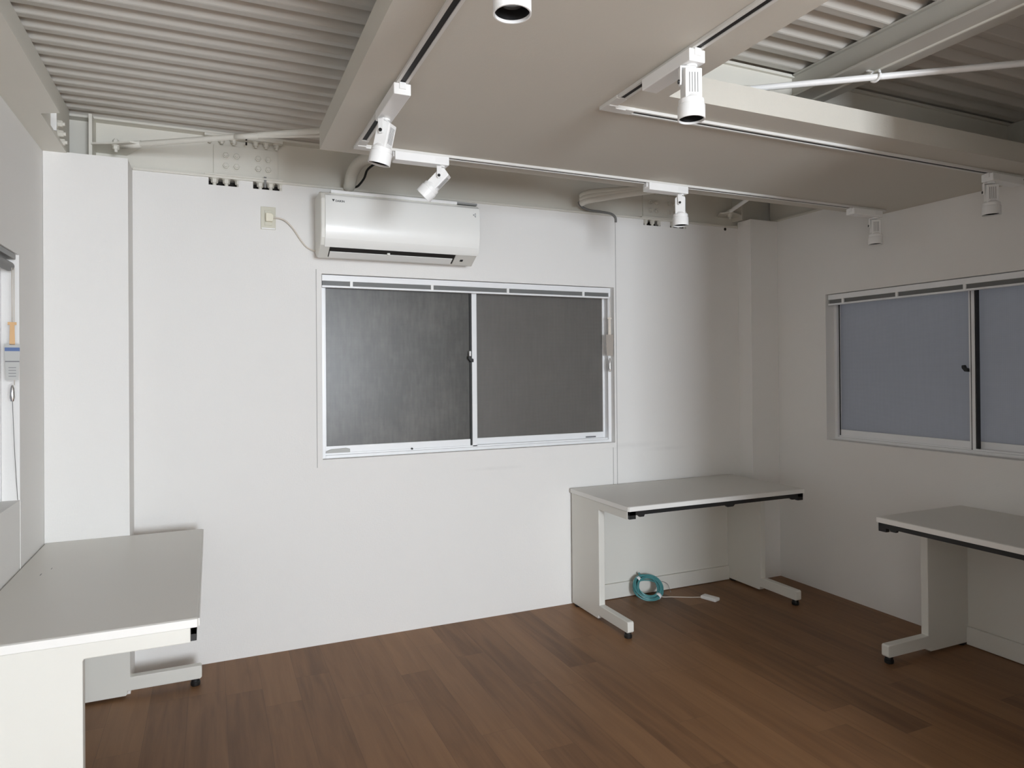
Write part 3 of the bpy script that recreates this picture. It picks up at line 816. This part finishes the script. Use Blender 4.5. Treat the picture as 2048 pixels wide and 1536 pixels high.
# pen marks on the left desk
dl = [o for o in bpy.data.objects if o.name.startswith('desktop') and o.parent and 'left wall' in o.parent['label']][0]
MB().box(.52, .545, .085, .0875, .6998, .7004).build('scratch', 'ink', dl, local=True)
MB().box(.45, .47, .105, .107, .6998, .7004).build('scratch', 'ink', dl, local=True)

# ============================================================ CABLE COIL AND TAP BOX
cc = Vector((2.455, 3.515, .070))
t = thing('cable_coil', 'coiled teal network cable with white straps leaning under the back desk', 'cable', (cc.x, cc.y, 0))
nrm = Vector((-.10, -.70, .66)).normalized()
ux = nrm.cross(Vector((0, 0, 1))).normalized(); uy = ux.cross(nrm)
if uy.z < 0: uy = -uy
pts = []
turns = 11; per = 44
for i in range(turns * per):
    th = 2 * PI * i / per; k = i / per
    rr = .072 + .013 * math.sin(k * 2.4) + .004 * math.sin(th * 2 + k)
    off = .010 * math.cos(k * 3.1) + .003 * math.sin(th * 3 + k * 1.7)
    pts.append(cc + ux * (rr * 1.12 * math.cos(th)) + uy * (rr * .98 * math.sin(th)) + nrm * off)
pts += [pts[-1] + Vector((.004, -.008, .012)), pts[-1] + Vector((.012, -.012, .022))]
MB().tube(pts, .0040, 7).build('coil', 'teal', t)
MB().tube([cc + ux * .02 + uy * .078, cc + ux * .032 + uy * .100 + nrm * .004], .0055, 8).build('connector', 'teal', t)
for an in (0.95, -2.2):
    c2 = cc + ux * (.083 * math.cos(an)) + uy * (.073 * math.sin(an))
    tg_ = (-ux * math.sin(an) + uy * math.cos(an)).normalized(); rad = tg_.cross(nrm).normalized()
    m_ = MB(); n = 20; vs = []; fs = []
    for sgn in (-1, 1):
        for k in range(n):
            a = 2 * PI * k / n; vs.append(c2 + tg_ * (.010 * sgn) + rad * (.0185 * math.cos(a)) + nrm * (.0185 * math.sin(a)))
    for k in range(n): fs.append((k, (k + 1) % n, n + (k + 1) % n, n + k))
    m_.add(vs, fs, True)
    so_ = m_.build('strap', 'tape', t)
    md = so_.modifiers.new('solid', 'SOLIDIFY'); md.thickness = .0015
tb = thing('tap_box', 'small white tap box on the floor with a thin cord to the coil', 'tap box', (2.79, 3.345, 0))
Rz = Matrix.Translation((2.79, 3.345, 0)) @ Matrix.Rotation(-1.25, 4, 'Z')
bd = MB().box(-.052, .052, -.026, .026, .0005, .020, M=Rz).build('housing', 'white', tb, bevel=.005, seg=3)
MB().box(-.030, .030, -.012, .012, .0195, .0212, M=Rz).build('raised_panel', 'lamp', bd, bevel=.0005)
MB().tube(smooth_path([(2.760, 3.382, .008), (2.70, 3.42, .004), (2.60, 3.475, .004), (2.545, 3.50, .006), (2.53, 3.53, .03)]), .0026, 8).build('cord', 'cord', tb)
q = MB().tube(smooth_path([(2.55, 3.57, .03), (2.575, 3.585, .058), (2.61, 3.585, .066), (2.645, 3.580, .050), (2.655, 3.57, .022), (2.650, 3.55, .004)]), .0016, 6).build('thin_cord', 'grey')
tag(q, 'thin grey cord looping up behind the teal cable coil', 'cord')

# small dark fixing holes in the right end of the back wall
for (x, z) in ((3.199, 2.371),):
    q = MB().cyl((x, D - .002, z - .012), (x, D + .004, z - .012), .010, 12).build('wall_plug', 'dark')
    tag(q, 'small dark hole plug in the back wall below the girder', 'wall plug')
# cable clip on the back desk's right leg edge
scene.cycles.diffuse_bounces = 8 if hasattr(scene, 'cycles') else 0
